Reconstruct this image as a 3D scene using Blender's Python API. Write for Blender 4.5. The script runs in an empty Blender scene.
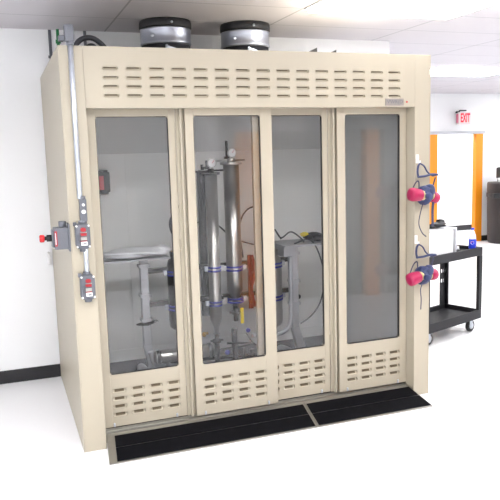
import bpy, bmesh, math, random
from mathutils import Vector, Matrix
random.seed(4)
C = bpy.context.scene.collection
S = bpy.context.scene
PI = math.pi

# ------------------------------------------------------------------ camera
cam_d = bpy.data.cameras.new('camera'); cam = bpy.data.objects.new('camera', cam_d); C.objects.link(cam)
_R = Vector((0.93720419, -0.34756761, -0.02906989))
_U = Vector((0.07514351, 0.11982461, 0.98994723))
_F = Vector((0.34059031, 0.92996711, -0.13841758))
m = Matrix((_R, _U, -_F)).transposed().to_4x4()
m.translation = Vector((-0.372, -4.0434, 1.7613))
cam.matrix_world = m
cam_d.sensor_width = 36; cam_d.lens = 680.28 / 500 * 36
S.camera = cam
# ------------------------------------------------------------------ world, exposure
w = bpy.data.worlds.new('world'); S.world = w; w.use_nodes = True
w.node_tree.nodes['Background'].inputs[0].default_value = (.8, .88, 1, 1)
w.node_tree.nodes['Background'].inputs[1].default_value = .3
S.view_settings.view_transform = 'Standard'; S.view_settings.look = 'None'
S.view_settings.gamma = 1; S.view_settings.use_curve_mapping = False
S.view_settings.exposure = 0.95
LAMP = 13.0            # strength of the ceiling troffers

# ------------------------------------------------------------------ materials
def s2l(c): return tuple((x / 255 / 12.92) if x <= 10 else ((x / 255 + .055) / 1.055) ** 2.4 for x in c)
def mat(name, rgb, rough=.5, metal=0, noise=0, nscale=8, bump=0, bscale=60, spec=.5, emit=None, estr=0, trans=0, coat=0, stretch=None):
    m = bpy.data.materials.new(name); m.use_nodes = True
    nt = m.node_tree; b = nt.nodes['Principled BSDF']
    c = s2l(rgb)
    b.inputs['Base Color'].default_value = (*c, 1); b.inputs['Roughness'].default_value = rough
    b.inputs['Metallic'].default_value = metal; b.inputs['Specular IOR Level'].default_value = spec
    b.inputs['Coat Weight'].default_value = coat
    if trans: b.inputs['Transmission Weight'].default_value = trans
    if emit: b.inputs['Emission Color'].default_value = (*s2l(emit), 1); b.inputs['Emission Strength'].default_value = estr
    tc = nt.nodes.new('ShaderNodeTexCoord')
    src = tc.outputs['Object']
    if stretch:
        mp = nt.nodes.new('ShaderNodeMapping'); mp.inputs['Scale'].default_value = stretch
        nt.links.new(src, mp.inputs[0]); src = mp.outputs[0]
    if noise:
        n = nt.nodes.new('ShaderNodeTexNoise'); n.inputs['Scale'].default_value = nscale; n.inputs['Detail'].default_value = 4
        nt.links.new(src, n.inputs['Vector'])
        r = nt.nodes.new('ShaderNodeMix'); r.data_type = 'RGBA'
        r.inputs[6].default_value = (*[x * (1 - noise) for x in c], 1); r.inputs[7].default_value = (*[min(1, x * (1 + noise)) for x in c], 1)
        nt.links.new(n.outputs['Fac'], r.inputs[0]); nt.links.new(r.outputs[2], b.inputs['Base Color'])
    if bump:
        n = nt.nodes.new('ShaderNodeTexNoise'); n.inputs['Scale'].default_value = bscale; n.inputs['Detail'].default_value = 3
        nt.links.new(src, n.inputs['Vector'])
        bp = nt.nodes.new('ShaderNodeBump'); bp.inputs['Strength'].default_value = bump; bp.inputs['Distance'].default_value = .01
        nt.links.new(n.outputs['Fac'], bp.inputs['Height']); nt.links.new(bp.outputs[0], b.inputs['Normal'])
    return m
M = {}
M['cream'] = mat('cream_enamel', (172, 164, 146), .42, noise=.03, nscale=3, bump=.03, bscale=200)
M['cream_in'] = mat('cream_edge', (148, 138, 118), .5, noise=.03)
M['slot'] = mat('slot_shade', (96, 86, 68), .9, noise=.05)
M['floor'] = mat('white_epoxy', (238, 238, 240), .35, noise=.02, nscale=1.5, bump=.02, bscale=4)
M['wall'] = mat('white_wall_paint', (234, 235, 236), .7, noise=.015, nscale=2, bump=.03, bscale=120)
M['base'] = mat('black_rubber_base', (26, 26, 30), .5, noise=.1)
M['alu'] = mat('aluminium', (176, 174, 168), .38, 1, noise=.08, nscale=30)
M['galv'] = mat('galvanised_steel', (188, 194, 202), .35, .9, noise=.12, nscale=40, bump=.1)
M['grip'] = mat('black_grip_tape', (9, 9, 13), .9, noise=.3, nscale=300, bump=.3, bscale=500, spec=.1)
M['greybox'] = mat('cast_grey_enamel', (100, 103, 110), .45, .3, noise=.08, nscale=20, bump=.15, bscale=90)
M['red'] = mat('red_plastic', (196, 28, 36), .4, noise=.05)
M['maroon'] = mat('dark_red_hose', (118, 18, 16), .5, noise=.1)
M['dkred'] = mat('dark_red_plate', (158, 20, 32), .5, noise=.08)
M['black'] = mat('black_plastic', (20, 20, 24), .4, noise=.1)
M['white'] = mat('white_plastic', (235, 235, 235), .4, noise=.02)
M['steel'] = mat('brushed_stainless', (188, 186, 180), .28, 1, noise=.1, nscale=6, bump=.04, bscale=30, stretch=(20, 20, .6))
M['steel_dk'] = mat('dark_stainless', (62, 60, 58), .3, 1, noise=.1, nscale=6)
M['rack'] = mat('satin_rack_steel', (170, 172, 176), .4, .5, noise=.06, nscale=12)
M['blue'] = mat('blue_clamp', (34, 44, 150), .4, noise=.08)
M['navy'] = mat('navy_rubber', (44, 54, 92), .5, noise=.12, nscale=30, bump=.1)
M['strap'] = mat('strap_webbing', (52, 54, 80), .7, noise=.15, nscale=90)
M['magenta'] = mat('magenta_filter', (158, 10, 70), .45, noise=.06, nscale=20)
M['tan'] = mat('tan_filter_ring', (190, 180, 130), .5, noise=.05)
M['orange'] = mat('orange_yellow_paint', (240, 146, 16), .5, noise=.05, nscale=2)
M['cart'] = mat('black_cart_plastic', (14, 14, 20), .6, noise=.1, bump=.1, bscale=200)
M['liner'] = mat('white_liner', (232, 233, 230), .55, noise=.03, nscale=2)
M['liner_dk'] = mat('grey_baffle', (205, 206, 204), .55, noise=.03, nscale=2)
M['grate'] = mat('dark_floor_pan', (44, 46, 54), .7, 0, noise=.15, nscale=14)
M['duct'] = mat('duct_steel', (176, 180, 190), .34, .9, noise=.1, nscale=25, stretch=(1, 1, 6))
M['ductblk'] = mat('black_duct_rubber', (34, 34, 38), .5, noise=.15)
M['hose'] = mat('dark_hose', (44, 46, 52), .45, noise=.1)
M['yellow'] = mat('yellow_tag', (222, 200, 20), .5, noise=.05)
M['green'] = mat('green_cable', (20, 110, 60), .5, noise=.05)
M['plate'] = mat('name_plate_silver', (140, 134, 130), .5, .3, noise=.1, nscale=60)
M['brass'] = mat('brass', (190, 150, 70), .3, 1, noise=.05)
M['bin'] = mat('dark_brown_plastic', (44, 38, 37), .5, noise=.08, nscale=5)
M['greywall'] = mat('wall_greyed_for_mirror', (150, 152, 156), .7, noise=.02)  # unseen wall greyed so the orange frame stands out in the glass
M['door'] = mat('door_greyed_for_mirror', (140, 142, 146), .5, noise=.02)  # unseen door darkened for the same contrast with its mirrored orange frame
M['trim'] = mat('pale_grey_trim', (190, 192, 198), .5, noise=.03)
M['diffuser'] = mat('light_diffuser', (250, 250, 255), .5, emit=(253, 252, 252), estr=LAMP, noise=.01)
M['film'] = mat('crumpled_clear_film', (232, 234, 236), .3, trans=.15, noise=.05, bump=.6, bscale=25)
M['blueplastic'] = mat('bright_blue_plastic', (20, 50, 190), .35, noise=.04)
M['clear'] = mat('clear_bottle_plastic', (240, 244, 248), .1, trans=.6, noise=.01)
M['exitwhite'] = mat('exit_sign_face', (222, 212, 212), .5, noise=.01)
M['pink'] = mat('pale_pink_panel', (228, 130, 156), .5, noise=.02)
M['exitred'] = mat('exit_sign_red', (235, 24, 50), .4, emit=(235, 20, 50), estr=.3, noise=.02)

def glass_mat():
    m = bpy.data.materials.new('grey_safety_glass'); m.use_nodes = True; nt = m.node_tree
    nt.nodes.clear()
    o = nt.nodes.new('ShaderNodeOutputMaterial'); t = nt.nodes.new('ShaderNodeBsdfTransparent'); g = nt.nodes.new('ShaderNodeBsdfGlossy')
    mx = nt.nodes.new('ShaderNodeMixShader'); fr = nt.nodes.new('ShaderNodeFresnel'); fr.inputs['IOR'].default_value = 1.37
    t.inputs['Color'].default_value = (.97, .97, .97, 1); g.inputs['Color'].default_value = (.95, .96, 1, 1); g.inputs['Roughness'].default_value = .012
    nt.links.new(fr.outputs[0], mx.inputs[0]); nt.links.new(t.outputs[0], mx.inputs[1]); nt.links.new(g.outputs[0], mx.inputs[2]); df = nt.nodes.new('ShaderNodeBsdfDiffuse'); df.inputs['Color'].default_value = (.8, .8, .8, 1)
    m2 = nt.nodes.new('ShaderNodeMixShader'); m2.inputs[0].default_value = .008      # faint white haze added to lighten the view through the glass
    nt.links.new(mx.outputs[0], m2.inputs[1]); nt.links.new(df.outputs[0], m2.inputs[2]); nt.links.new(m2.outputs[0], o.inputs[0])
    return m
M['glass'] = glass_mat()

def ceiling_mat():
    m = mat('ceiling_tiles', (206, 203, 208), .8, noise=.02, nscale=3, bump=.1, bscale=90); nt = m.node_tree
    b = nt.nodes['Principled BSDF']
    tc = nt.nodes.new('ShaderNodeTexCoord'); sx = nt.nodes.new('ShaderNodeSeparateXYZ'); nt.links.new(tc.outputs['Object'], sx.inputs[0])
    def band(out, off, per, wd):
        a = nt.nodes.new('ShaderNodeMath'); a.operation = 'SUBTRACT'; a.inputs[1].default_value = off; nt.links.new(out, a.inputs[0])
        d = nt.nodes.new('ShaderNodeMath'); d.operation = 'FLOORED_MODULO'; d.inputs[1].default_value = per; nt.links.new(a.outputs[0], d.inputs[0])
        l = nt.nodes.new('ShaderNodeMath'); l.operation = 'LESS_THAN'; l.inputs[1].default_value = wd; nt.links.new(d.outputs[0], l.inputs[0]); return l.outputs[0]
    x = band(sx.outputs[0], .51, 1.21, .014); y = band(sx.outputs[1], -.15, .605, .010)
    mxm = nt.nodes.new('ShaderNodeMath'); mxm.operation = 'MAXIMUM'; nt.links.new(x, mxm.inputs[0]); nt.links.new(y, mxm.inputs[1])
    mx = nt.nodes.new('ShaderNodeMix'); mx.data_type = 'RGBA'
    prev = b.inputs['Base Color'].links[0].from_socket
    nt.links.new(mxm.outputs[0], mx.inputs[0]); nt.links.new(prev, mx.inputs[6]); mx.inputs[7].default_value = (.36, .36, .38, 1)
    nt.links.new(mx.outputs[2], b.inputs['Base Color']); return m
M['ceiling'] = ceiling_mat()

def grate_mat():
    m = M['grate']; nt = m.node_tree; b = nt.nodes['Principled BSDF']
    tc = nt.nodes.new('ShaderNodeTexCoord'); br = nt.nodes.new('ShaderNodeTexBrick'); nt.links.new(tc.outputs['Object'], br.inputs[0])
    br.inputs['Scale'].default_value = 9; br.inputs['Color1'].default_value = (.008, .008, .012, 1); br.inputs['Color2'].default_value = (.01, .01, .015, 1)
    br.inputs['Mortar'].default_value = (.035, .036, .042, 1); br.inputs['Mortar Size'].default_value = .03; br.offset = 0
    br.inputs['Brick Width'].default_value = .5; br.inputs['Row Height'].default_value = .5
    nt.links.new(br.outputs[0], b.inputs['Base Color'])
grate_mat()

# ------------------------------------------------------------------ mesh helpers
class MB:
    def __init__(s): s.bm = bmesh.new()
    def face(s, pts, mi=0, smooth=False):
        f = s.bm.faces.new([s.bm.verts.new(p) for p in pts]); f.material_index = mi; f.smooth = smooth; return f
    def box(s, x0, x1, y0, y1, z0, z1, mi=0, bev=0, rot=None, piv=None):
        b = bmesh.new()
        bmesh.ops.create_cube(b, size=1)
        for v in b.verts: v.co = Vector((x0 + (v.co.x + .5) * (x1 - x0), y0 + (v.co.y + .5) * (y1 - y0), z0 + (v.co.z + .5) * (z1 - z0)))
        if bev: bmesh.ops.bevel(b, geom=b.edges[:], offset=bev, segments=2, affect='EDGES', profile=.6)
        if rot:
            p = Vector(piv) if piv else Vector(((x0 + x1) / 2, (y0 + y1) / 2, (z0 + z1) / 2))
            bmesh.ops.rotate(b, verts=b.verts[:], cent=p, matrix=rot)
        s.merge(b, mi)
    def merge(s, b, mi=None, smooth=None):
        mp = {}
        for v in b.verts: mp[v] = s.bm.verts.new(v.co)
        for f in b.faces:
            try: nf = s.bm.faces.new([mp[v] for v in f.verts])
            except ValueError: continue
            nf.material_index = f.material_index if mi is None else mi
            nf.smooth = f.smooth if smooth is None else smooth
        b.free()
    def lathe(s, prof, c=(0, 0, 0), axis='z', n=28, mi=0, smooth=True, rot=None):
        """prof: list of (r, h) along axis"""
        b = bmesh.new(); rings = []
        for r, h in prof:
            if r < 1e-6: rings.append([b.verts.new((0, 0, h))])
            else: rings.append([b.verts.new((r * math.cos(2 * PI * i / n), r * math.sin(2 * PI * i / n), h)) for i in range(n)])
        for a, d in zip(rings, rings[1:]):
            for i in range(n):
                j = (i + 1) % n
                if len(a) == 1 and len(d) == 1: continue
                vs = [a[0], d[j], d[i]] if len(a) == 1 else ([a[i], a[j], d[0]] if len(d) == 1 else [a[i], a[j], d[j], d[i]])
                f = b.faces.new(vs); f.smooth = smooth
        if axis == 'x': mt = Matrix.Rotation(PI / 2, 4, 'Y')
        elif axis == 'y': mt = Matrix.Rotation(-PI / 2, 4, 'X')
        else: mt = Matrix.Identity(4)
        if rot is not None: mt = rot.to_4x4()
        b.transform(Matrix.Translation(c) @ mt)
        bmesh.ops.recalc_face_normals(b, faces=b.faces[:])
        s.merge(b, mi)
    def cyl(s, c, r, h, axis='z', n=24, mi=0, ch=0):
        ch = ch or min(r, h) * .08
        s.lathe([(0, 0), (r - ch, 0), (r, ch), (r, h - ch), (r - ch, h), (0, h)], c, axis, n, mi)
    def tube(s, pts, r, n=10, mi=0, flat=None, closed=False):
        """swept tube; flat=(a,b) radii along side/up"""
        P = [Vector(p) for p in pts]; k = len(P); b = bmesh.new(); rings = []
        up = Vector((0, 0, 1)); prev = None
        for i in range(k):
            if closed: t = (P[(i + 1) % k] - P[i - 1]).normalized()
            else: t = (P[min(i + 1, k - 1)] - P[max(i - 1, 0)]).normalized()
            if prev is None:
                ref = up if abs(t.dot(up)) < .9 else Vector((0, 1, 0)); a = t.cross(ref).normalized()
            else:
                a = (prev - t * prev.dot(t)).normalized()
            prev = a; d = t.cross(a)
            ra, rb = flat if flat else (r, r)
            rings.append([b.verts.new(P[i] + a * ra * math.cos(2 * PI * j / n) + d * rb * math.sin(2 * PI * j / n)) for j in range(n)])
        prs = list(zip(rings, rings[1:])) + ([(rings[-1], rings[0])] if closed else [])
        for A, B in prs:
            for j in range(n):
                f = b.faces.new([A[j], A[(j + 1) % n], B[(j + 1) % n], B[j]]); f.smooth = True
        if not closed: b.faces.new(rings[0]); b.faces.new(rings[-1])
        bmesh.ops.recalc_face_normals(b, faces=b.faces[:])
        s.merge(b, mi)
    def prism(s, pts, d, mi=0, bev=0):
        """closed polygon pts (3d, planar) extruded by vector d"""
        b = bmesh.new(); d = Vector(d)
        A = [b.verts.new(p) for p in pts]; B = [b.verts.new(Vector(p) + d) for p in pts]
        b.faces.new(A); b.faces.new(B[::-1]); n = len(pts)
        for i in range(n): b.faces.new([A[i], B[i], B[(i + 1) % n], A[(i + 1) % n]])
        bmesh.ops.recalc_face_normals(b, faces=b.faces[:])
        if bev: bmesh.ops.bevel(b, geom=b.edges[:], offset=bev, segments=2, affect='EDGES')
        s.merge(b, mi)
    def blob(s, c, rx, ry, rz, amp=.1, seed=0, sub=3, mi=0, rot=None):
        b = bmesh.new(); bmesh.ops.create_icosphere(b, subdivisions=sub, radius=1)
        rnd = random.Random(seed); ph = [(rnd.uniform(2, 6), rnd.uniform(2, 6), rnd.uniform(2, 6), rnd.uniform(0, 6)) for _ in range(5)]
        for v in b.verts:
            k = 1 + amp * sum(math.sin(v.co.x * p[0] + v.co.y * p[1] + v.co.z * p[2] + p[3]) for p in ph) / 2.2
            v.co = Vector((v.co.x * rx * k, v.co.y * ry * k, v.co.z * rz * k))
        mt = Matrix.Translation(c) @ (rot.to_4x4() if rot is not None else Matrix.Identity(4))
        b.transform(mt)
        for f in b.faces: f.smooth = True
        s.merge(b, mi)
    def build(s, name, mats, parent=None, loc=None):
        me = bpy.data.meshes.new(name); s.bm.to_mesh(me); s.bm.free()
        for q in (mats if isinstance(mats, (list, tuple)) else [mats]): me.materials.append(M[q])
        o = bpy.data.objects.new(name, me); C.objects.link(o)
        if parent: o.parent = parent
        if loc: o.location = loc
        return o
def thing(name, label, cat, loc=(0, 0, 0), rz=0, group=None):
    o = bpy.data.objects.new(name, None); C.objects.link(o); o.empty_display_size = .1
    o.location = loc; o.rotation_euler = (0, 0, rz); return tag(o, label, cat, group)
def tag(o, label, cat, group=None, kind=None):
    o['label'] = label; o['category'] = cat
    if group: o['group'] = group
    if kind: o['kind'] = kind
    return o
def struct(name, mb, mats, parent=None):
    o = mb.build(name, mats, parent)
    if parent is None: o['kind'] = 'structure'
    return o
def text_mesh(name, txt, size, mt, parent, loc, rot, ext=.001, sx=1, off=0):
    cu = bpy.data.curves.new(name, 'FONT'); cu.body = txt; cu.size = size; cu.extrude = ext; cu.offset = off; cu.align_x = 'CENTER'; cu.align_y = 'CENTER'
    t = bpy.data.objects.new(name, cu); C.objects.link(t)
    me = bpy.data.meshes.new_from_object(t.evaluated_get(bpy.context.evaluated_depsgraph_get()))
    bpy.data.objects.remove(t)
    me.materials.clear(); me.materials.append(M[mt])
    o = bpy.data.objects.new(name, me); C.objects.link(o); o.parent = parent; o.location = loc; o.rotation_euler = rot; o.scale = (sx, 1, 1)
    return o
def arc(pts, n=10):
    """Catmull-Rom through pts"""
    P = [Vector(p) for p in pts]; P = [P[0] * 2 - P[1]] + P + [P[-1] * 2 - P[-2]]; out = []
    for i in range(1, len(P) - 2):
        a, b, c, d = P[i - 1:i + 3]
        for k in range(n):
            t = k / n; out.append(.5 * ((2 * b) + (c - a) * t + (2 * a - 5 * b + 4 * c - d) * t * t + (3 * b - a - 3 * c + d) * t ** 3))
    out.append(P[-2]); return out

# ------------------------------------------------------------------ the room
ZC = 2.766; YB = 1.60; YF = 6.6
X0, X1, Y0, Y1 = -4.2, 11.0, -4.75, YF
b = MB(); b.box(X0 - .2, X1 + .2, Y0 - .2, 9.6, -.1, 0); struct('floor', b, 'floor')
b = MB(); b.box(X0 - .2, X1 + .2, Y0 - .2, 9.6, ZC, ZC + .1); struct('ceiling', b, 'ceiling')
b = MB(); b.box(X0, 3.13, YB, YB + .14, 0, ZC); struct('wall_back', b, 'wall')
b = MB(); b.box(2.99, 3.13, YB + .14, YF, 0, ZC); struct('wall_return', b, 'wall')
b = MB(); b.box(X0 - .15, X0, Y0, YB + .14, 0, ZC); struct('wall_left', b, 'wall')
b = MB(); b.box(X1, X1 + .15, Y0, 9.4, 0, ZC); struct('wall_right', b, 'wall')
# far wall with the opening x 7.38..8.19
b = MB(); b.box(2.99, 7.0, YF, YF + .12, 0, ZC); b.box(8.2, X1, YF, YF + .12, 0, ZC); b.box(7.0, 8.2, YF, YF + .12, 2.03, ZC); struct('wall_far', b, 'wall')
b = MB(); b.box(4.5, X1, 8.2, 8.35, 0, ZC); struct('wall_beyond', b, 'wall')
b = MB(); b.box(4.4, 4.5, YF + .12, 8.35, 0, ZC); struct('wall_side', b, 'wall')
b = MB(); b.box(4.5, X1, 8.185, 8.2, 0, .11); struct('baseboard_beyond', b, 'base')
b = MB(); b.box(3.14, 6.94, YF - .014, YF, 0, .1); struct('baseboard_far_left', b, 'base')
b = MB(); b.box(8.26, X1, YF - .014, YF, 0, .1); struct('baseboard_far', b, 'base')
b = MB(); b.box(X0, 3.13, YB - .014, YB, 0, .105, bev=.002); struct('baseboard_back', b, 'base')
b = MB(); b.box(X0, X0 + .014, Y0, YB - .014, 0, .105); struct('baseboard_left', b, 'base')
# orange jambs and grey head of the far doorway
b = MB(); b.box(6.96, 7.24, YF - .02, YF + .12, 0, 2.03); struct('trim_1', b, 'orange')
b = MB(); b.box(8.10, 8.25, YF - .02, YF + .08, 0, 2.03); struct('trim_2', b, 'orange')
b = MB(); b.box(6.92, 8.29, YF - .03, YF + .12, 2.03, 2.085); struct('trim_3', b, 'trim')
# rear bay behind the camera, and the nearer wall with the orange door frame that mirrors in the glass
b = MB(); b.box(X0, 1.95, Y0 - .12, Y0, 0, ZC); struct('wall_rear', b, 'wall')
b = MB(); b.box(1.83, 1.95, Y0, -3.0, 0, ZC); struct('wall_rear_side', b, 'wall')
b = MB(); b.box(1.95, 2.17, -3.12, -3.0, 0, ZC); b.box(4.06, X1, -3.12, -3.0, 0, ZC); b.box(2.17, 4.06, -3.12, -3.0, 2.06, ZC); struct('wall_front', b, 'greywall')
b = MB(); b.box(X0 + .02, 1.82, Y0, Y0 + .014, 0, .13); struct('baseboard_rear', b, 'base')
b = MB(); b.box(4.12, X1, -3.0, -2.986, 0, .13); struct('baseboard_front', b, 'base')
b = MB(); b.box(2.14, 2.42, -3.13, -2.96, 0, 2.02); struct('trim_4', b, 'orange')
b = MB(); b.box(3.80, 3.97, -3.13, -2.96, 0, 2.02); struct('trim_5', b, 'orange')
b = MB(); b.box(2.08, 4.13, -3.13, -2.94, 2.02, 2.10); struct('trim_6', b, 'trim')
b = MB(); b.box(2.43, 3.77, -3.10, -3.05, .01, 2.01, bev=.003)
d1 = struct('door_1', b, 'door')
b = MB(); b.box(2.5, 3.7, -3.05, -3.042, .03, .2); b.build('kick_plate', 'base', d1)
b = MB(); b.tube([(2.6, -3.05, 1.0), (2.6, -3.0, 1.0), (3.6, -3.0, 1.0), (3.6, -3.05, 1.0)], .015); b.build('push_bar', 'galv', d1)

# troffers set in the ceiling
def troffer(x, y, label):
    t = thing('ceiling_light', label, 'ceiling light', (x, y, ZC), group='recessed ceiling lights')
    b = MB()
    for a in ((-.6, .6, -.3, -.28), (-.6, .6, .28, .3), (-.6, -.58, -.28, .28), (.58, .6, -.28, .28)): b.box(a[0], a[1], a[2], a[3], -.012, -.001)
    b.build('frame', 'white', t)
    b = MB(); b.box(-.58, .58, -.28, .28, -.035, -.001, bev=.006); b.build('diffuser', 'diffuser', t)
L = 'recessed ceiling light outside the frame of the photograph'
troffer(2.33, .15, 'bright rectangular ceiling light above the front of the cabinet, right of the round ducts')
troffer(5.4, 3.5, 'bright rectangular ceiling light farther back, above the space right of the cabinet')
for x, y in ((2.33, -2.1), (-.09, -2.1), (-.09, -3.9), (-2.5, -1.5), (-2.5, -3.3), (4.75, -1.6), (4.75, .7), (7.2, .7), (9.6, 5.2), (7.2, -1.6), (9.6, 3.0), (7.4, 7.5), (9.0, 7.5)):  # last two unseen, put in to brighten the room past the far doorway
    troffer(x, y, L)

# ------------------------------------------------------------------ the fume hood
H = 2.4; W = 2.4624; D = 1.585; XL = .137; XR = 2.336
hood = thing('fume_hood', 'large cream walk-in fume hood cabinet with four glass sliding doors', 'fume hood')
b = MB(); b.box(0, .006, .0, D, 0, H - .0, bev=.001); b.box(0.006, .05, D - .03, D, 0, H - .004); b.build('side_panel', 'cream', hood)
b = MB(); b.box(W - .006, W, .0, D, 0, H); b.box(W - .05, W - .006, D - .03, D, 0, H - .004); b.build('side_panel', 'cream', hood)
b = MB(); b.box(.0065, XL - .001, 0, .17, 0, H, bev=.003); b.build('front_post', 'cream', hood)
b = MB(); b.box(XR + .001, W - .0065, 0, .17, 0, H, bev=.003); b.build('front_post', 'cream', hood)
b = MB(); b.box(.007, W - .007, .175, D, H - .02, H - .001); b.build('roof_panel', 'cream', hood)
# liner
b = MB()
b.box(.008, .03, .18, D - .04, .08, 2.2); b.build('liner_wall', 'liner', hood)
b = MB(); b.box(W - .03, W - .008, .18, D - .04, .08, 2.2); b.build('liner_wall', 'liner', hood)
b = MB(); b.box(.03, W - .03, 1.52, 1.54, .08, 2.2)
for x in (.62, 1.22, 1.83): b.box(x - .012, x + .012, 1.514, 1.521, .2, 1.78)
b.box(.05, 2.41, 1.512, 1.521, .16, .18); b.build('back_liner', 'liner', hood)
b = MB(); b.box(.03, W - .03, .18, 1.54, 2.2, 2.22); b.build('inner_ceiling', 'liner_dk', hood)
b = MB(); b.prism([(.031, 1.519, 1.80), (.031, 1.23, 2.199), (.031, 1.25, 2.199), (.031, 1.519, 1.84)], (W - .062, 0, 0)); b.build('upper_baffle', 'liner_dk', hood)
for x0, x1 in ((.20, .53), (.72, 1.0), (1.46, 1.62), (1.98, 2.28)):
    b = MB(); b.box(x0, x1, .86, 1.0, 2.13, 2.199); b.box(x0 - .01, x1 + .01, .85, 1.01, 2.19, 2.1995); b.build('extract_inlet', 'slot', hood)
b = MB(); b.box(.007, W - .007, .175, D - .035, .001, .08); b.build('floor_pan', 'grate', hood)

def stadium_panel(mb, x0, x1, z0, z1, y, cols, rows, w, h, depth, u0=.62):
    """panel face in the plane y (facing -y) with recessed rounded louvres"""
    xs = [x0] + [(a + c) / 2 for a, c in zip(cols, cols[1:])] + [x1]; zs = [z0] + [(a + c) / 2 for a, c in zip(rows, rows[1:])] + [z1]
    k = 5; r = h / 2
    for i, cx in enumerate(cols):
        for j, cz in enumerate(rows):
            cor = [(xs[i + 1], zs[j + 1]), (xs[i], zs[j + 1]), (xs[i], zs[j]), (xs[i + 1], zs[j])]
            V = mb.bm.verts.new; cv = [V((a, y, c)) for a, c in cor]; quad = []
            for q in range(4):
                sx = 1 if q in (0, 3) else -1
                l = []
                for t in range(k):
                    a = q * PI / 2 + (PI / 2) * t / (k - 1)
                    l.append((cx + sx * (w / 2 - r) + r * math.cos(a), cz + r * math.sin(a)))
                # merge the mid duplicates at 0 and pi
                quad.append(l)
            loops = [[V((a, y, c)) for a, c in l] for l in quad]
            loops[1][-1] = loops[2][0]; loops[3][-1] = loops[0][0]
            def f(vs, mi=0):
                try: fc = mb.bm.faces.new(vs); fc.material_index = mi
                except ValueError: pass
            for q in range(4):
                for t in range(k - 1): f([cv[q], loops[q][t + 1], loops[q][t]])
                nq = (q + 1) % 4
                if q in (1, 3): f([cv[q], cv[nq], loops[q][-1]])
                else: f([cv[q], cv[nq], loops[nq][0], loops[q][-1]])
            ring = []
            for l in loops:
                for v in l:
                    if v not in ring: ring.append(v)
            inner = []
            for v in ring:
                u = max(0, (v.co.z - cz + r) / h)
                inner.append(V((cx + (v.co.x - cx) * .97, y + .0015 + depth * u ** .8, cz + (v.co.z - cz) * .9)))
            n = len(ring)
            for t in range(n): f([ring[t], ring[(t + 1) % n], inner[(t + 1) % n], inner[t]])
            # sloped louvre blade up to 60 % of the height, shade of the opening painted as a dark face above
            lo = [v for v in inner]; f(lo, 0)
            g = [V((cx + sx * (w / 2 - r) * 1.0, y + .0014 + depth * ((u)) ** .8 - .0016, cz - r + u * h * .98)) for sx, u in ((-1, u0), (1, u0), (1, .93), (-1, .93))]
            f(g, 1)

# header panel
b = MB()
cols = [.284 + i * (2.175 - .284) / 14 for i in range(15)]; rows = [2.123, 2.174, 2.225, 2.277]
stadium_panel(b, XL, XR, 2.054, H, 0.0, cols, rows, .092, .020, .013)
b.face([(XL, 0, 2.054), (XR, 0, 2.054), (XR, .085, 2.054), (XL, .085, 2.054)]); b.face([(XL, 0, H), (XR, 0, H), (XR, .175, H), (XL, .175, H)])
b.face([(XL, .085, 2.054), (XR, .085, 2.054), (XR, .085, H), (XL, .085, H)])
b.build('header_panel', ['cream', 'slot'], hood)
b = MB(); b.box(2.104, 2.247, -.004, -.0005, 2.062, 2.108, bev=.001); npl = b.build('name_plate', 'plate', hood); npl['label'] = 'silver nameplate with faint lettering'
text_mesh('lettering', 'VWR(D', .034, 'greybox', npl, (2.178, -.0045, 2.086), (PI / 2, 0, 0), .0004, 1.1)
b = MB(); b.cyl((2.272, -.0045, 2.086), .006, .004, 'y', 14); b.build('indicator_light', 'red', hood)
# top track hidden under the header and the bottom sill
b = MB(); b.box(XL, XR, .15, .172, 2.05, 2.2); b.build('top_track', 'cream_in', hood)
b = MB(); b.box(XL, XR, .085, .172, .002, .055); b.box(XL, XR, .092, .096, .055, .068); b.box(XL, XR, .142, .146, .055, .068); b.build('bottom_track', 'alu', hood)

def door(x0, x1, y, g0, g1, lv, ridge, label):
    """sliding door from x0 to x1, outer face at y, glass opening g0..g1"""
    t = .034; zb, zt, gb, gt = .078, 2.075, .418, 2.012
    b = MB()
    for a in ((x0, g0, zb, zt), (g1, x1, zb, zt), (g0, g1, gt, zt)): b.box(a[0], a[1], y, y + t, a[2], a[3], bev=.002)
    stadium_panel(b, g0, g1, zb + .001, gb, y + .0005, lv, [.158, .210, .262, .314], .088, .029, .022, .2)
    b.box(g0, g1, y + .016, y + t, zb, gb); b.face([(g0, y, gb), (g1, y, gb), (g1, y + t, gb), (g0, y + t, gb)])
    # small corner fillets in the glass opening
    for cx, sx in ((g0, 1), (g1, -1)):
        for cz, sz in ((gb, 1), (gt, -1)):
            b.prism([(cx, y, cz), (cx + sx * .016, y, cz), (cx + sx * .005, y, cz + sz * .005), (cx, y, cz + sz * .016)], (0, t, 0))
    d = b.build('sliding_door', ['cream', 'slot'], hood)
    if label: d['label'] = label
    b = MB(); q = .004
    for a in ((g0, g0 + q, gb, gt), (g1 - q, g1, gb, gt), (g0, g1, gt - q, gt), (g0, g1, gb, gb + q)): b.box(a[0], a[1], y + .006, y + .022, a[2], a[3])
    b.build('gasket', 'black', d)
    b = MB(); b.box(g0 + .001, g1 - .001, y + .012, y + .018, gb + .001, gt - .001); b.build('glass_pane', 'glass', d)
    if ridge:   # recessed pull channel with a bright lip beside the stile
        b = MB(); rx0, rx1 = ridge; mid = (rx0 + rx1) / 2
        b.box(rx0, rx1, y + .034, y + .039, zb, zt); b.box(mid - .006, mid + .005, y - .002, y + .034, zb, zt, bev=.002); b.build('pull_channel', 'cream', d)
    for x in (x0 + .06, x1 - .07):
        b = MB(); b.box(x - .006, x + .006, y - .008, y, zb + .002, zb + .028, bev=.002); b.cyl((x, y - .011, zb + .02), .005, .004, 'y', 10)
        b.build('roller_bracket', 'galv', d)
door(.149, .686, .130, .2, .642, [.252, .369, .487, .604], None, None)
door(.738, 1.315, .088, .792, 1.236, [.835, .954, 1.072, 1.190], (.686, .738), 'door with a pull lip down its left edge')
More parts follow.
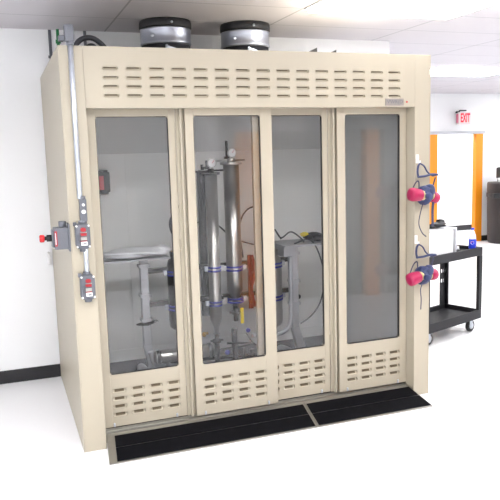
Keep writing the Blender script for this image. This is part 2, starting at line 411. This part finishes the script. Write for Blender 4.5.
door(1.200, 1.738, .137, 1.258, 1.70, [1.302, 1.420, 1.538, 1.652], None, None)
door(1.79, 2.334, .095, 1.85, 2.281, [1.888, 2.004, 2.120, 2.236], (1.738, 1.79), None)

# small tabs on top edge
for x, s in ((1.60, 1), (1.745, .7)):
    b = MB(); b.prism([(x - .05 * s, .03, H + .001), (x + .02 * s, .03, H + .001), (x + .02 * s, .03, H + .032 * s)], (0, .01, 0)); o = b.build('corner_bracket', 'steel_dk', hood)

# ------------------------------------------------------------------ ducts on top
for x, lab in ((.895, 'left round silver and black duct collar between the cabinet top and ceiling'), (1.53, 'right round silver and black duct collar, nearer the bright ceiling light')):
    d = thing('duct_collar', lab, 'duct', (x, 1.12, H), group='duct collars above the cabinet')
    b = MB(); b.lathe([(.16, 0), (.16, .185), (.182, .185), (.182, 0)][::-1] + [(.16, 0)]); b.build('lower_sleeve', 'ductblk', d)
    b = MB(); b.lathe([(.18, .185), (.19, .19), (.192, .2), (.188, .21), (.188, .285), (.192, .295), (.19, .303), (.18, .305)], n=40); b.build('band', 'duct', d)
    b = MB(); b.lathe([(.18, .305), (.192, .307), (.196, .315), (.195, .345), (.19, .3655), (.12, .365)], n=40); b.build('ceiling_gasket', 'ductblk', d)
    b = MB(); b.cyl((0.0, -.205, .33), .009, .01, 'y', 10); b.build('screw', 'galv', d)
    b = MB(); b.cyl((-.135, -.145, .24), .012, .012, 'y', 10); b.build('screw', 'galv', d)
    b = MB(); b.box(-.05, -.038, -.205, -.18, .0, .17); b.box(-.05, .03, -.205, -.2, .14, .155, rot=Matrix.Rotation(.3, 3, 'Y')); b.build('clip', 'galv', d)
# struts, hoses, cable above and behind the hood
for x, lab in ((.093, 'dark vertical strut on the wall at the back left above the cabinet'), (.36, 'dark vertical strut on the wall behind the grey hose loop')):
    b = MB(); b.box(x - .011, x + .011, YB - .012, YB - .001, 1.2 if x < .1 else 2.3, ZC - .002); b.box(x - .02, x + .02, YB - .013, YB - .001, 2.55, 2.57)
    tag(b.build('wall_strut', 'greybox'), lab, 'strut')
b = MB(); b.tube([(.118, 1.2, H + .0), (.117, 1.2, 2.6), (.117, 1.2, 2.64), (.117, 1.2, 2.7)], .011); b.box(.10, .135, 1.19, 1.21, 2.60, 2.625)
tag(b.build('green_cable', 'green'), 'short green ground cable standing up behind the conduit top', 'cable')
b = MB(); b.tube(arc([(.13, .5, H+.004), (.15, .5, 2.47), (.2, .5, 2.52), (.27, .5, 2.525), (.34, .5, 2.47), (.37, .5, H+.004)]), .017, 12); b.tube(arc([(.19, .56, H+.004), (.22, .56, 2.47), (.28, .56, 2.49), (.34, .56, H+.004)]), .012, 12)
tag(b.build('hose_loop', 'hose'), 'dark hose looping over the top left of the cabinet', 'hose')

# ------------------------------------------------------------------ conduit, switches, emergency stop
cd = thing('electrical_conduit', 'galvanised conduit pipe running down the left front post', 'conduit', (.066, -.03, .94))
b = MB(); b.cyl((0, 0, .6), .0155, .86, n=20); b.build('pipe', 'galv', cd)
b = MB(); b.cyl((.014, 0, .168), .0145, .14, n=20); b.build('pipe', 'galv', cd)
b = MB(); b.box(-.006, .034, -.016, .028, .468, .6, bev=.006); b.cyl((.012, 0, .455), .019, .02); b.cyl((.012, 0, .594), .019, .02)
b.build('sealing_fitting', 'greybox', cd)
for z, r in ((.565, .008), (.525, .012)):
    b = MB(); b.cyl((.014, -.026, z), r, .012, 'y', 14); b.build('plug', 'white', cd)
b = MB(); b.box(-.03, .022, -.022, .028, 1.475, 1.565, bev=.008); b.cyl((0, 0, 1.455), .021, .025); b.box(-.06, -.03, .0, .05, 1.48, 1.51, bev=.004); b.build('elbow_fitting', 'greybox', cd)
def switch_box(x, z, lab):
    t = thing('switch_box', lab, 'switch box', (x, -.002, z), group='grey switch boxes on the conduit')
    b = MB()
    pr = [(-.026, 0), (.026, 0), (.042, .02), (.042, .13), (.026, .152), (-.026, .152), (-.042, .13), (-.042, .02)]
    b.prism([(a, -.001, c) for a, c in pr], (0, -.044, 0), bev=.004)
    b.prism([(a * .9, -.045, .008 + c * .9) for a, c in pr], (0, -.01, 0), bev=.002); b.cyl((0, -.025, .148), .021, .018); b.cyl((0, -.025, -.014), .021, .018); b.box(-.05, -.03, -.035, -.01, .135, .158, bev=.003)
    b.build('housing', 'greybox', t)
    for sx in (-1, 1):
        for z_ in (.016, .136):
            b = MB(); b.cyl((sx * .034, -.054, z_), .006, .012, 'y', 12); b.build('screw', 'white', t)
    b = MB(); b.prism([(.016 * math.cos(a) + .002, -.0605, .115 + .012 * math.sin(a)) for a in [i * PI / 8 for i in range(16)]], (0, .006, 0)); b.build('upper_emblem', 'dkred', t)
    b = MB(); b.box(-.016, .02, -.0605, -.055, .08, .095, bev=.001); b.build('red_plate', 'dkred', t)
    b = MB(); b.box(-.016, .02, -.0605, -.055, .048, .052); b.build('red_plate', 'dkred', t)
    b = MB(); b.box(-.014, .022, -.0605, -.055, .098, .101); b.build('silver_plate', 'alu', t)
    b = MB(); b.box(-.014, .02, -.06, -.055, .054, .072); b.build('silver_plate', 'alu', t)
    b = MB(); b.box(-.014, .022, -.066, -.055, .024, .046, bev=.002); tg = b.build('rocker', 'white', t)
    b = MB(); b.box(-.004, .016, -.0668, -.0655, .03, .038); b.build('rocker_mark', 'greybox', tg)
    b = MB(); b.tube([(-.022, -.058, .045), (-.026, -.066, .06), (-.026, -.066, .078), (-.014, -.06, .086)], .0035, 8); b.build('lever', 'greybox', t)
switch_box(.068, 1.248, 'upper grey explosion-proof switch box with red plates on left post')
switch_box(.078, .948, 'lower grey explosion-proof switch box with red plates on left post')
es = thing('emergency_stop', 'grey box with red mushroom button on the cabinet left side', 'switch box', (0, .055, 1.25))
b = MB(); b.box(-.088, -.008, -.055, .055, .0, .125, bev=.006); b.box(-.008, .001, -.06, .06, -.015, .145, bev=.001); b.cyl((-.035, 0, .12), .022, .04); b.box(-.1, -.088, -.04, .04, .012, .112, bev=.004); b.build('housing', 'greybox', es)
b = MB(); b.box(-.086, -.072, -.0575, -.0553, .02, .108); b.build('warning_label', 'dkred', es)
b = MB(); b.box(-.083, -.079, -.0585, -.0574, .03, .098); b.build('label_text', 'white', es)
b = MB(); b.cyl((-.128, 0, .065), .02, .028, 'x'); b.cyl((-.142, 0, .065), .012, .018, 'x'); b.build('collar', 'black', es)
b = MB(); b.cyl((-.168, 0, .065), .022, .028, 'x', ch=.005); b.build('button', 'red', es)
b = MB(); b.lathe([(0, 0), (.014, 0), (.016, .07), (.0, .075)], (-.03, YB - .045, .94)); b.tube([(-.03, YB - .045, 1.01), (-.03, YB - .03, 1.03), (-.03, YB - .002, 1.03)], .01)
tag(b.build('pipe_stub', 'white'), 'small white pipe stub on wall beside the cabinet left edge', 'pipe')

# ------------------------------------------------------------------ threshold ramps
def ramp(bl, br, fl, fr, lab, seam):
    r = thing('threshold_ramp', lab, 'ramp', (0, 0, 0), group='threshold ramps before the doors')
    yb, yf, zb, zf = .082, -.237, .058, .006
    def pt(u, v, dz=0):   # u along, v from back to front
        xb = bl + (br - bl) * u; xf = fl + (fr - fl) * u
        return (xb + (xf - xb) * v, yb + (yf - yb) * v, zb + (zf - zb) * v + dz)
    b = MB(); P = [pt(0, 0), pt(1, 0), pt(1, 1), pt(0, 1)]; Q = [(p[0], p[1], .001) for p in P]
    b.face(P[::-1]); b.face(Q)
    for i in range(4): j = (i + 1) % 4; b.face([P[i], P[j], Q[j], Q[i]])
    bmesh.ops.recalc_face_normals(b.bm, faces=b.bm.faces[:])
    b.build('ramp_plate', 'alu', r)
    ua, ub = (.035, .992) if seam == 'r' else (.012, .992)
    for v0, v1 in ((.11, .495), (.52, .955)):
        b = MB(); b.prism([pt(ua, v0, .0005), pt(ub, v0, .0005), pt(ub, v1, .0005), pt(ua, v1, .0005)], (0, 0, .003)); b.build('grip_strip', 'grip', r)
ramp(.150, 1.495, .115, 1.452, 'left aluminium door ramp with two black grip strips', 'r')
ramp(1.500, 2.332, 1.457, 2.336, 'right aluminium door ramp with two black grip strips, the shorter one', 'l')

# ------------------------------------------------------------------ inside: the extraction rack
YR = .8
rk = thing('equipment_rack', 'steel tube rack with side shelves standing inside the cabinet', 'rack', (1.17, YR, .08))
def L3(x, y, z): return (x - 1.17, y - YR, z - .08)
for x, sg in ((.575, .35), (1.762, .7)):
    b = MB(); b.box(x - 1.17 - .028, x - 1.17 + .028, -.03, .03, .32, .97, bev=.004)
    for z in (.9, .68, .5): b.box(x - 1.17 - .04, x - 1.17 + .04, -.04, .04, z, z + .02)
    b.build('upright', 'rack', rk)
    b = MB(); b.prism([L3(x - .03, YR - .03, .4), L3(x + .03, YR - .03, .4), L3(x + sg * .16, YR - .03, .12), L3(x + sg * .05, YR - .03, .12)], (0, .06, 0), bev=.004)
    b.tube(arc([L3(x, YR - .35, .11), L3(x + sg * .02, YR - .3, .14), L3(x + sg * .02, YR, .16), L3(x + sg * .02, YR + .3, .14), L3(x, YR + .35, .11)]), .028, 12)
    b.build('foot', 'rack', rk)
    for y in (-.35, .35):
        b = MB(); b.cyl((x - 1.17, y - .012, .032), .031, .024, 'y', mi=0); b.box(x - 1.17 - .012, x - 1.17 + .012, y - .02, y + .02, .03, .06); b.build('caster', 'black', rk)
b = MB()
b.tube(arc([L3(.585, YR - .06, .36), L3(.61, YR - .06, .27), L3(.68, YR - .06, .235), L3(.8, YR - .06, .225), L3(1.17, YR - .06, .205), L3(1.5, YR - .06, .195), L3(1.75, YR - .06, .19), L3(1.85, YR - .06, .19)]), .022, 12)
b.build('lower_rail', 'rack', rk)
b = MB(); b.tube(arc([L3(1.36, YR - .1, .40), L3(1.55, YR - .1, .385), L3(1.63, YR - .1, .40), L3(1.68, YR - .1, .46), L3(1.69, YR - .1, .6), L3(1.69, YR - .1, .98)]), .018, 12)
b.build('tank_guard', 'rack', rk)
b = MB()
for z in (.92, .672): b.box(-.6, .6, .03, .07, z - .08, z - .045, bev=.003)
b.build('cross_bar', 'steel_dk', rk)
b = MB(); b.box(-.9, -.42, -.12, .14, .962, .972, bev=.002); b.build('side_shelf', 'rack', rk)
b = MB(); b.prism([L3(1.62, YR - .17, 1.06), L3(1.98, YR - .17, 1.06), L3(2.06, YR - .09, 1.06), L3(2.06, YR + .09, 1.06), L3(1.98, YR + .17, 1.06), L3(1.62, YR + .17, 1.06)], (0, 0, .014)); b.box(.47, .56, -.1, .1, .9, .975); b.build('side_shelf', 'rack', rk)
b = MB(); b.box(-.5, .72, -.2, .2, .034, .045, bev=.003); b.build('drip_tray', 'rack', rk)
# small arm ledge on left upright
b = MB(); b.prism([L3(.50, YR - .04, .56), L3(.64, YR - .04, .585), L3(.66, YR - .04, .575), L3(.58, YR - .04, .55)], (0, .05, 0)); b.build('bracket', 'steel_dk', rk)

def clamp(p, x, y, z, r, nut=True):
    b = MB(); b.lathe([(r + .001, -.007), (r + .006, -.006), (r + .006, .006), (r + .001, .007)], (x, y, z)); b.lathe([(r + .001, -.007), (r + .006, -.006), (r + .006, .006), (r + .001, .007)], (x, y, z - .026))
    c = b.build('clamp_band', 'blue', p)
    if nut:
        for sx in (-1, 1):
            b = MB(); b.box(x + sx * (r + .018) - .013, x + sx * (r + .018) + .013, y - .012, y + .012, z - .026, z + .01, bev=.003); b.build('clamp_bolt', 'galv', c)
def gauge(p, x, y, z, r=.035):
    b = MB(); b.cyl((x, y, z - .07), .009, .05); b.cyl((x, y - .012, z), r, .026, 'y', 24); b.cyl((x, y, z - .03), .012, .03); g = b.build('pressure_gauge', 'steel', p)
    b = MB(); b.cyl((x, y - .0135, z), r * .84, .002, 'y', 24); b.build('gauge_face', 'white', g)
    b = MB(); b.box(x - .0015, x + .0015, y - .0145, y - .0135, z, z + r * .7, rot=Matrix.Rotation(.7, 3, 'Y'), piv=(x, y, z)); b.build('needle', 'red', g)
def column(x, y, z0, z1, r, lab, bands, blk=True):
    t = thing('extraction_column', lab, 'column', (x, y, z0), group='steel columns clamped to the rack')
    h = z1 - z0
    b = MB(); b.lathe([(0, .0), (.02, .0), (.02, .05), (r, .12), (r, h), (0, h)], n=32); b.build('tube', 'steel', t)
    b = MB(); b.cyl((0, 0, h), r + .022, .016); b.cyl((0, 0, h + .016), r * .5, .03); b.tube([(-r - .05, 0, h + .03), (r + .05, 0, h + .03)], .007, 8); b.build('top_flange', 'steel_dk' if blk else 'steel', t)
    gauge(t, .005, -.01, h + .085)
    b = MB(); b.cyl((-.03, 0, h + .045), .01, .06 if blk else .13); b.box(-.05, -.012, -.012, .012, h + .04, h + .06); b.build('relief_valve', 'steel_dk', t)
    for z in bands: clamp(t, 0, 0, z - z0, r)
    b = MB(); b.lathe([(0, -.12), (.018, -.12), (.018, -.07), (.032, -.065), (.032, -.04), (.018, -.035), (.018, 0.0), (.026, .004), (.0, .008)]); b.tube([(-.05, 0, -.05), (.05, 0, -.05)], .008, 8); b.build('bottom_valve', 'steel_dk', t)
    return t
column(1.105, YR - .02, .42, 1.625, .046, 'shorter front steel column with gauge and wide flange on top', (.935, .672))
column(1.27, YR, .62, 1.695, .06, 'taller and wider bright steel column right of the shorter one', (.925, .68), False)
b = MB(); b.lathe([(0, 0), (.036, 0), (.036, 1.1), (0, 1.1)], n=24); b.cyl((0, 0, 1.1), .05, .014); b.cyl((0.01, 0, 1.11), .012, .05)
tag(b.build('dark_column', 'steel_dk', loc=(1.075, YR + .13, .54)), 'narrow dark steel column directly behind the shorter column', 'column')
def tank(x, y, z0, z1, r, lab, g):
    t = thing('recovery_tank', lab, 'tank', (x, y, z0), group='dark steel tanks at the rack ends')
    h = z1 - z0
    b = MB(); b.lathe([(0, 0), (r * .7, 0), (r * .95, .02), (r, .05), (r, h - .07), (r * .9, h - .03), (r * .5, h), (0, h)], n=32); b.build('tank_body', g, t)
    b = MB(); b.lathe([(r * .72, h - .05), (r * .72, h + .035), (r * .66, h + .035), (r * .66, h - .05)], n=24); b.build('collar_ring', g, t)
    b = MB(); b.cyl((0, 0, h), .014, .05); b.tube([(-.05, 0, h + .035), (.05, 0, h + .035)], .007, 8); b.build('valve', 'brass', t)
    for z in (.93, .672): clamp(t, 0, 0, z - z0, r)
tank(.835, YR, .49, 1.04, .085, 'dark grey cylindrical tank left of the columns, half hidden by door stile', 'steel_dk')
tank(1.555, YR, .43, 1.0, .098, 'cylindrical tank with blue bands right of the columns', 'steel')
# horizontal cylinder at the bottom
cy = thing('steel_canister', 'short polished steel canister lying low in front of the rack', 'canister', (.80, YR - .2, .355))
b = MB(); b.lathe([(0, -.215), (.042, -.215), (.048, -.205), (.048, .205), (.042, .215), (0, .215)], axis='x', n=28); b.build('canister_body', 'steel', cy)
b = MB(); b.lathe([(.049, -.205), (.054, -.2), (.054, -.18), (.049, -.175)], axis='x'); b.build('end_band', 'steel_dk', cy); b = MB(); b.lathe([(.049, .175), (.054, .18), (.054, .2), (.049, .205)], axis='x'); b.build('end_band', 'steel_dk', cy)
b = MB(); b.tube([(-.02, -.0, .045), (.0, -.01, .09), (.02, -.03, .14)], .004, 8); b.build('wire_tie', 'rack', cy)
for x in (-.12, .12):
    b = MB(); b.box(x - .01, x + .01, -.035, .035, -.272, -.046); b.build('cradle', 'rack', cy)
# pump assembly with hoses below the columns
pm = thing('pump_manifold', 'cluster of small valves and fittings below the columns', 'manifold', (1.2, YR - .1, .13))
b = MB()
for x, z, r, h in ((-.12, .05, .02, .17), (.02, .04, .022, .3), (.09, .03, .016, .15), (.16, .06, .02, .1)): b.cyl((x, 0, z), r, h)
b.tube([(-.16, 0, .14), (.22, 0, .12)], .01); b.tube([(-.05, -.03, .24), (.14, -.03, .22)], .008); b.box(-.16, .22, -.05, .05, -.004, .03, bev=.004); b.build('manifold_body', 'steel_dk', pm)
b = MB(); b.tube([(-.3, -.05, .33), (-.2, -.05, .34)], .01); b.cyl((-.23, -.05, .32), .014, .03); b.build('brass_valve', 'brass', pm)
b = MB(); b.blob((-.05, -.03, .17), .02, .02, .02, 0, sub=2); b.build('blue_knob', 'blue', pm); b = MB(); b.blob((.12, -.03, .32), .018, .018, .018, 0, sub=2); b.build('blue_knob', 'blue', pm)
b = MB(); b.box(1.275, 1.30, YR - .1, YR - .096, .50, .62); tag(b.build('yellow_tag', 'yellow'), 'yellow tag hanging at the foot of the taller column', 'tag')
b = MB(); b.box(1.386, 1.424, YR + .01, YR + .03, .58, 1.0, bev=.005); b.tube(arc([(1.41, YR - .01, 1.0), (1.43, YR - .01, .86), (1.40, YR - .01, .74), (1.425, YR - .01, .6)]), .014); tag(b.build('red_hose', 'maroon'), 'red hose bundle behind the tan door stile, right of the tall column', 'hose')
# hoses
hs = [
 ([(.87, YR, 1.08), (.84, YR - .04, 1.16), (.79, YR - .04, 1.22), (.78, YR - .04, 1.3), (.82, YR - .04, 1.38), (.88, YR, 1.42)], .010, 'black hose arching up beside the left tank', 'hose'),
 ([(.86, YR, 1.09), (.9, YR, 1.21), (1.02, YR + .15, 1.26), (1.18, YR + .15, 1.24), (1.32, YR + .12, 1.12), (1.5, YR + .05, 1.06)], .006, 'thin dark hose running behind the two steel columns', 'hose'),
 ([(1.36, YR + .05, .98), (1.34, YR + .05, 1.2), (1.38, YR + .05, 1.32), (1.45, YR, 1.37), (1.55, YR - .05, 1.33), (1.6, YR, 1.08)], .006, 'thin black hose curving up right of the taller column', 'hose'),
 ([(1.72, YR - .12, 1.08), (1.85, YR - .12, 1.1), (1.93, YR - .12, .98), (1.97, YR - .12, .78), (1.93, YR - .12, .6), (1.85, YR - .12, .5), (1.76, YR - .12, .45)], .0055, 'thin black tube bowing out below the right shelf', 'hose'),
 ([(1.32, YR - .08, .42), (1.38, YR - .08, .33), (1.48, YR - .08, .29), (1.55, YR - .06, .36), (1.57, YR, .44)], .005, 'thin hose sagging below the right tank', 'hose'),
 ([(1.62, YR - .1, 1.12), (1.57, YR - .1, 1.2), (1.62, YR - .1, 1.13), (1.7, YR - .1, 1.17), (1.78, YR - .1, 1.12), (1.8, YR - .12, 1.085)], .006, 'tangled black tube lying on the right shelf', 'hose')]
for p, r, lab, c in hs:
    b = MB(); b.tube(arc(p), r, 8); tag(b.build('black_hose', 'hose'), lab, c)
b = MB(); b.blob((.50, YR - .02, 1.09), .25, .12, .036, .14, 3, 4); b.blob((.70, YR - .03, 1.10), .07, .07, .036, .2, 9, 3)
tag(b.build('plastic_wrap', 'film'), 'crumpled clear plastic wrap lying on the left shelf', 'plastic wrap')
gl = thing('heat_gun', 'black hand tool with a yellow end lying on right shelf', 'tool', (1.90, YR, 1.075))
b = MB(); b.blob((.03, 0, .035), .08, .045, .033, .1, 5); b.blob((.06, -.05, .028), .05, .03, .026, .1, 7); b.build('tool_body', 'black', gl)
b = MB(); b.blob((-.04, .0, .055), .035, .03, .018, .06, 8); b.build('tool_cap', 'yellow', gl)
b = MB(); b.cyl((2.12, 1.508, .47), .022, .01, 'y', 20); tag(b.build('wall_grommet', 'black'), 'small round black grommet low on the inside back wall', 'grommet')
jb = thing('junction_box', 'small dark junction box with red face on inner back wall', 'junction box', (.42, 1.515, 1.50))
b = MB(); b.box(-.05, .05, -.07, 0, .0, .16, bev=.01); b.cyl((0, -.035, .155), .04, .02); b.cyl((0, -.035, -.014), .04, .02); b.build('housing', 'steel_dk', jb)
b = MB(); b.box(-.04, .0, -.073, -.07, .02, .13); b.build('face_plate', 'red', jb)

# ------------------------------------------------------------------ respirators on the right post
def respirator(z, lab, hlab, tilt, dx=0):
    X = 2.357 + dx
    hk = thing('adhesive_hook', hlab, 'hook', (X, -.0005, z), group='white hooks on the right post')
    b = MB(); b.box(-.011, .011, -.005, 0, -.03, .03, bev=.002); b.build('backplate', 'white', hk)
    b = MB(); b.tube([(0, -.005, -.005), (0, -.015, -.02), (0, -.022, -.03), (0, -.034, -.025), (0, -.036, -.012)], .004, 8); b.build('hook_arm', 'white', hk)
    t = thing('respirator', lab, 'respirator', (X, -.07, z), group='respirators on the right post')
    R = Matrix.Rotation(tilt, 3, 'Y')
    b = MB()   # cradle straps: a triangle with a thick cross band
    b.tube(arc([(0, .035, -.03), (-.018, .03, -.05), (-.022, .03, -.09), (-.016, .028, -.125)]), .005, 8, flat=(.009, .005))
    b.tube(arc([(0, .035, -.03), (.03, .03, -.05), (.055, .028, -.09), (.09, .02, -.118), (.12, .01, -.112)]), .005, 8, flat=(.009, .005))
    b.tube(arc([(-.02, .03, -.122), (.03, .02, -.118), (.08, .015, -.108), (.125, .01, -.112)]), .01, 8, flat=(.013, .008)); b.build('head_harness', 'navy', t)
    b = MB()
    b.tube(arc([(-.07, .03, -.225), (-.05, .03, -.18), (-.03, .03, -.155), (-.012, .03, -.16), (-.01, .03, -.25)]), .004, 8, flat=(.005, .003)); b.build('upper_strap', 'strap', t); b = MB()
    b.tube(arc([(.115, .02, -.13), (.1, .025, -.19), (.09, .02, -.25)]), .005, 8, flat=(.006, .002)); b.build('upper_strap', 'strap', t)
    zc = -.245
    b = MB(); b.blob((.015, .0, zc), .055, .06, .065, .1, 2, 3, rot=R); b.blob((.045, -.02, zc + .03), .032, .04, .045, .08, 4, 3, rot=R); b.cyl((.0, -.082, zc - .005), .022, .03, 'y')
    b.build('facepiece', 'navy', t)
    def cart_(cx, cy, cz, r0, r1, ln, ry, yaw=0):
        rot = Matrix.Rotation(yaw, 3, 'Z') @ Matrix.Rotation(ry, 3, 'Y')
        b = MB(); b.lathe([(0, 0), (r0, 0), (r0 + .004, .008), (r1, ln * .7), (r1 * .92, ln * .92), (r1 * .6, ln), (0, ln)], (cx, cy, cz), rot=rot, n=24)
        c = b.build('filter_cartridge', 'magenta', t)
        b = MB(); b.lathe([(r0 * .6, -.022), (r0 * .9, -.02), (r0 * .95, .003), (r0 * .5, .004)], (cx, cy, cz), rot=rot, n=24); b.build('cartridge_ring', 'tan', c)
    cart_(-.03, -.025, zc + .0 + math.sin(tilt) * .0, .036, .047, .095, -PI / 2 + .12 - tilt)
    cart_(.075, .01, zc - .012 + .02 * math.sin(tilt), .034, .040, .06, PI / 2 + .35 - tilt, .25)
    b = MB()
    b.tube(arc([(-.01, -.02, zc - .05), (-.02, .0, zc - .13), (-.03, .0, zc - .2), (-.01, -.01, zc - .26), (.03, .0, zc - .29)] if tilt < .1 else [(.0, -.02, zc - .04), (-.005, .0, zc - .1), (-.0, .0, zc - .17), (-.01, -.01, zc - .24)]), .004, 8, flat=(.004, .002))
    b.build('lower_strap', 'strap', t)
    b = MB()
    if tilt < .1: b.tube(arc([(.085, .0, zc - .05), (.08, .0, zc - .12), (.082, .0, zc - .22)]), .01, 8, flat=(.011, .003)); b.build('lower_strap', 'strap', t)
respirator(1.70, 'upper pink and blue half-mask respirator hanging on right post', 'upper white adhesive hook on right post', 0)
respirator(1.14, 'lower pink and blue half-mask respirator hanging on right post', 'lower white adhesive hook on right post', .35, -.008)

# ------------------------------------------------------------------ the utility cart
ang = math.radians(19.5)
ct = thing('utility_cart', 'black plastic two-shelf utility cart right of the cabinet', 'cart', (3.93, 1.235, 0), ang)
CW, CD = .88, .42
def tray(z0, z1, fl):
    b = MB(); t = .022
    b.box(-CW, 0, 0, t, z0, z1, bev=.006); b.box(-CW, 0, CD - t, CD, z0, z1, bev=.006); b.box(-t, 0, t, CD - t, z0, z1, bev=.004); b.box(-CW, -CW + t, t, CD - t, z0, z1, bev=.004)
    b.box(-CW + t, -t, t, CD - t, fl, fl + .012); return b
tray(.745, .826, .78).build('top_tray', 'cart', ct)
tray(.13, .215, .16).build('lower_tray', 'cart', ct)
for i, (lx, ly) in enumerate(((0, 0), (0, CD), (-CW, 0), (-CW, CD))):
    b = MB(); sx = -1 if lx == 0 else 1; sy = 1 if ly == 0 else -1
    x0, x1 = sorted((lx, lx + sx * .05)); y0, y1 = sorted((ly, ly + sy * .02))
    if i in (1, 3):   # broad rear leg with two rows of holes
        xa, xb = sorted((lx, lx + sx * .105)); cs = [0, .014, .042, .056, .084, .105]; y1 = y0 + .006
        for k in range(5):
            if k in (1, 3):
                zs = [.215, .44, .475, .54, .575, .64, .675, .745]
                for q in range(0, 8, 2): b.box(xa + cs[k], xa + cs[k + 1], y0, y1, zs[q], zs[q + 1])
            else: b.box(xa + cs[k], xa + cs[k + 1], y0, y1, .215, .745)
    else: b.box(x0, x1, y0, y1, .215, .745, bev=.003)
    ya, yb_ = sorted((ly, ly + sy * .05)); xa, xb = sorted((lx, lx + sx * .018)); b.box(xa, xb, ya, yb_, .215, .745, bev=.002)
    b.build('leg', 'cart', ct)
    cx, cyy = lx + sx * .1, ly + sy * .07
    b = MB(); b.box(cx - .02, cx + .02, cyy - .026, cyy - .02, .05, .128); b.box(cx - .02, cx + .02, cyy + .02, cyy + .026, .05, .128); b.box(cx - .03, cx + .03, cyy - .03, cyy + .03, .118, .13)
    c = b.build('caster', 'galv', ct)
    b = MB(); b.lathe([(.03, -.016), (.055, -.016), (.06, -.01), (.06, .01), (.055, .016), (.03, .016)], (cx + .015, cyy, .06), 'y', 28); b.build('tyre', 'black', c)
    b = MB(); b.lathe([(0, -.018), (.034, -.018), (.036, 0), (.034, .018), (0, .018)], (cx + .015, cyy, .06), 'y', 24); b.build('wheel_hub', 'trim', c)
def oncart(x, y, z): v = Matrix.Rotation(ang, 3, 'Z') @ Vector((x, y, 0)); return (3.93 + v.x, 1.235 + v.y, z)
bx = thing('tabletop_appliance', 'white boxy appliance with grey top and edges on the black cart', 'appliance', oncart(-.60, .205, .7925), ang)
b = MB(); b.box(-.20, .215, -.14, .14, 0, .235, bev=.012); b.build('housing', 'white', bx)
b = MB(); b.box(-.205, .245, -.145, .145, .235, .25, bev=.004); b.box(.24, .262, -.145, .145, .0, .25, bev=.004); b.build('top_cover', 'trim', bx)
gb = MB(); gb.blob((0, 0, .028), .085, .05, .026, .18, 3); gb.blob((.05, .02, .05), .04, .035, .03, .15, 4); gb.blob((-.07, -.01, .016), .05, .03, .014, .2, 6)
o = gb.build('rubber_glove', 'black', loc=oncart(-.52, .15, 1.044)); tag(o, 'crumpled black glove lying on top of the white appliance', 'glove')
gb = MB(); gb.blob((0, 0, .022), .10, .07, .026, .3, 11, 4); gb.blob((.1, .03, .016), .05, .04, .018, .3, 12)
tag(gb.build('plastic_bag', 'film', loc=oncart(-.22, .24, .7935)), 'crumpled clear plastic bag on cart between appliance and bottle', 'bag')
bt = thing('soda_bottle', 'blue-labelled soda bottle with a blue cap on the cart corner', 'bottle', oncart(-.062, .072, .793), 0)
b = MB(); b.lathe([(0, .0), (.026, 0), (.033, .008), (.034, .1), (.034, .125), (.030, .15), (.016, .185), (.0125, .192), (.0125, .2), (0, .2)]); b.build('bottle_body', 'clear', bt)
b = MB(); b.lathe([(.0345, .02), (.0352, .022), (.0352, .108), (.0345, .11)]); lb = b.build('bottle_label', 'blueplastic', bt)
vd = Vector((-.8, -.97, 0)).normalized(); sd = Vector((vd.y, -vd.x, 0)) * -1
def disc(mb, r, z, off, a0=0, a1=2 * PI, sq=1):
    pts = []
    for i in range(17):
        a = a0 + (a1 - a0) * i / 16; u = r * math.cos(a); v = r * math.sin(a)
        th = u / .036; d = vd * math.cos(th) + sd * math.sin(th); pts.append(tuple(d * (.0356 + off)) [:2] + (z + v * sq,))
    mb.face(pts)
b = MB(); disc(b, .0165, .078, 0); b.build('white_disc', 'white', lb)
b = MB(); disc(b, .0135, .078, .0005, .5, PI + .5); b.build('red_arc', 'red', lb)
b = MB(); disc(b, .0125, .076, .0006, PI + .9, 2 * PI - .0); b.build('blue_arc', 'blueplastic', lb)
b = MB(); b.cyl((0, 0, .198), .0155, .02); b.build('cap', 'blueplastic', bt)

# ------------------------------------------------------------------ far wall: exit sign, bin, machine
ex = thing('exit_sign', 'white exit sign with red letters above the far doorway', 'exit sign', (7.72, YF - .11, 2.2))
b = MB(); b.box(-.13, .13, -.05, .03, 0, .22, bev=.006); b.box(-.03, .03, .031, .111, .08, .14); b.build('housing', 'exitwhite', ex)
text_mesh('exit_lettering', 'EXIT', .22, 'exitred', ex, (0.01, -.0525, .11), (PI / 2, 0, 0), .001, .46, .006)
b = MB(); b.box(-.136, -.131, -.04, .02, .03, .19); b.build('side_letter_panel', 'pink', ex)
b = MB(); b.box(-.08, .06, -.02, .02, .24, .262, bev=.003); b.cyl((-.15, -.01, .205), .022, .03); b.box(-.15, -.07, -.008, .008, .225, .242); b.build('lamp_head', 'black', ex)
bn = thing('storage_drum', 'tall dark brown drum with black strap against the far wall', 'drum', (8.45, 6.2, 0))
b = MB(); b.lathe([(0, 0), (.27, 0), (.29, .03), (.31, 1.1), (.30, 1.13), (0, 1.14)], n=36); b.build('drum_body', 'bin', bn)
b = MB(); b.lathe([(.306, .86), (.318, .862), (.318, .93), (.31, .932)], n=36); b.box(-.40, -.24, -.21, -.15, .85, .94, bev=.006); b.build('strap', 'black', bn)
cm = thing('coffee_maker', 'small black appliance with red light on top of the brown drum', 'appliance', (8.38, 6.15, 1.142))
b = MB(); b.box(-.1, .12, -.1, .1, .05, .26, bev=.03); b.box(-.08, .12, -.08, .08, 0, .05, bev=.01); b.build('machine_body', 'black', cm)
b = MB(); b.cyl((-.02, -.112, .1), .03, .012, 'y'); b.build('red_light', 'red', cm)
b = MB(); b.lathe([(0, 0), (.03, 0), (.04, .07), (.036, .07), (.028, .005), (0, .005)], (8.23, 6.07, 1.1425)); tag(b.build('paper_cup', 'white'), 'small white cup on top of the brown drum', 'cup')
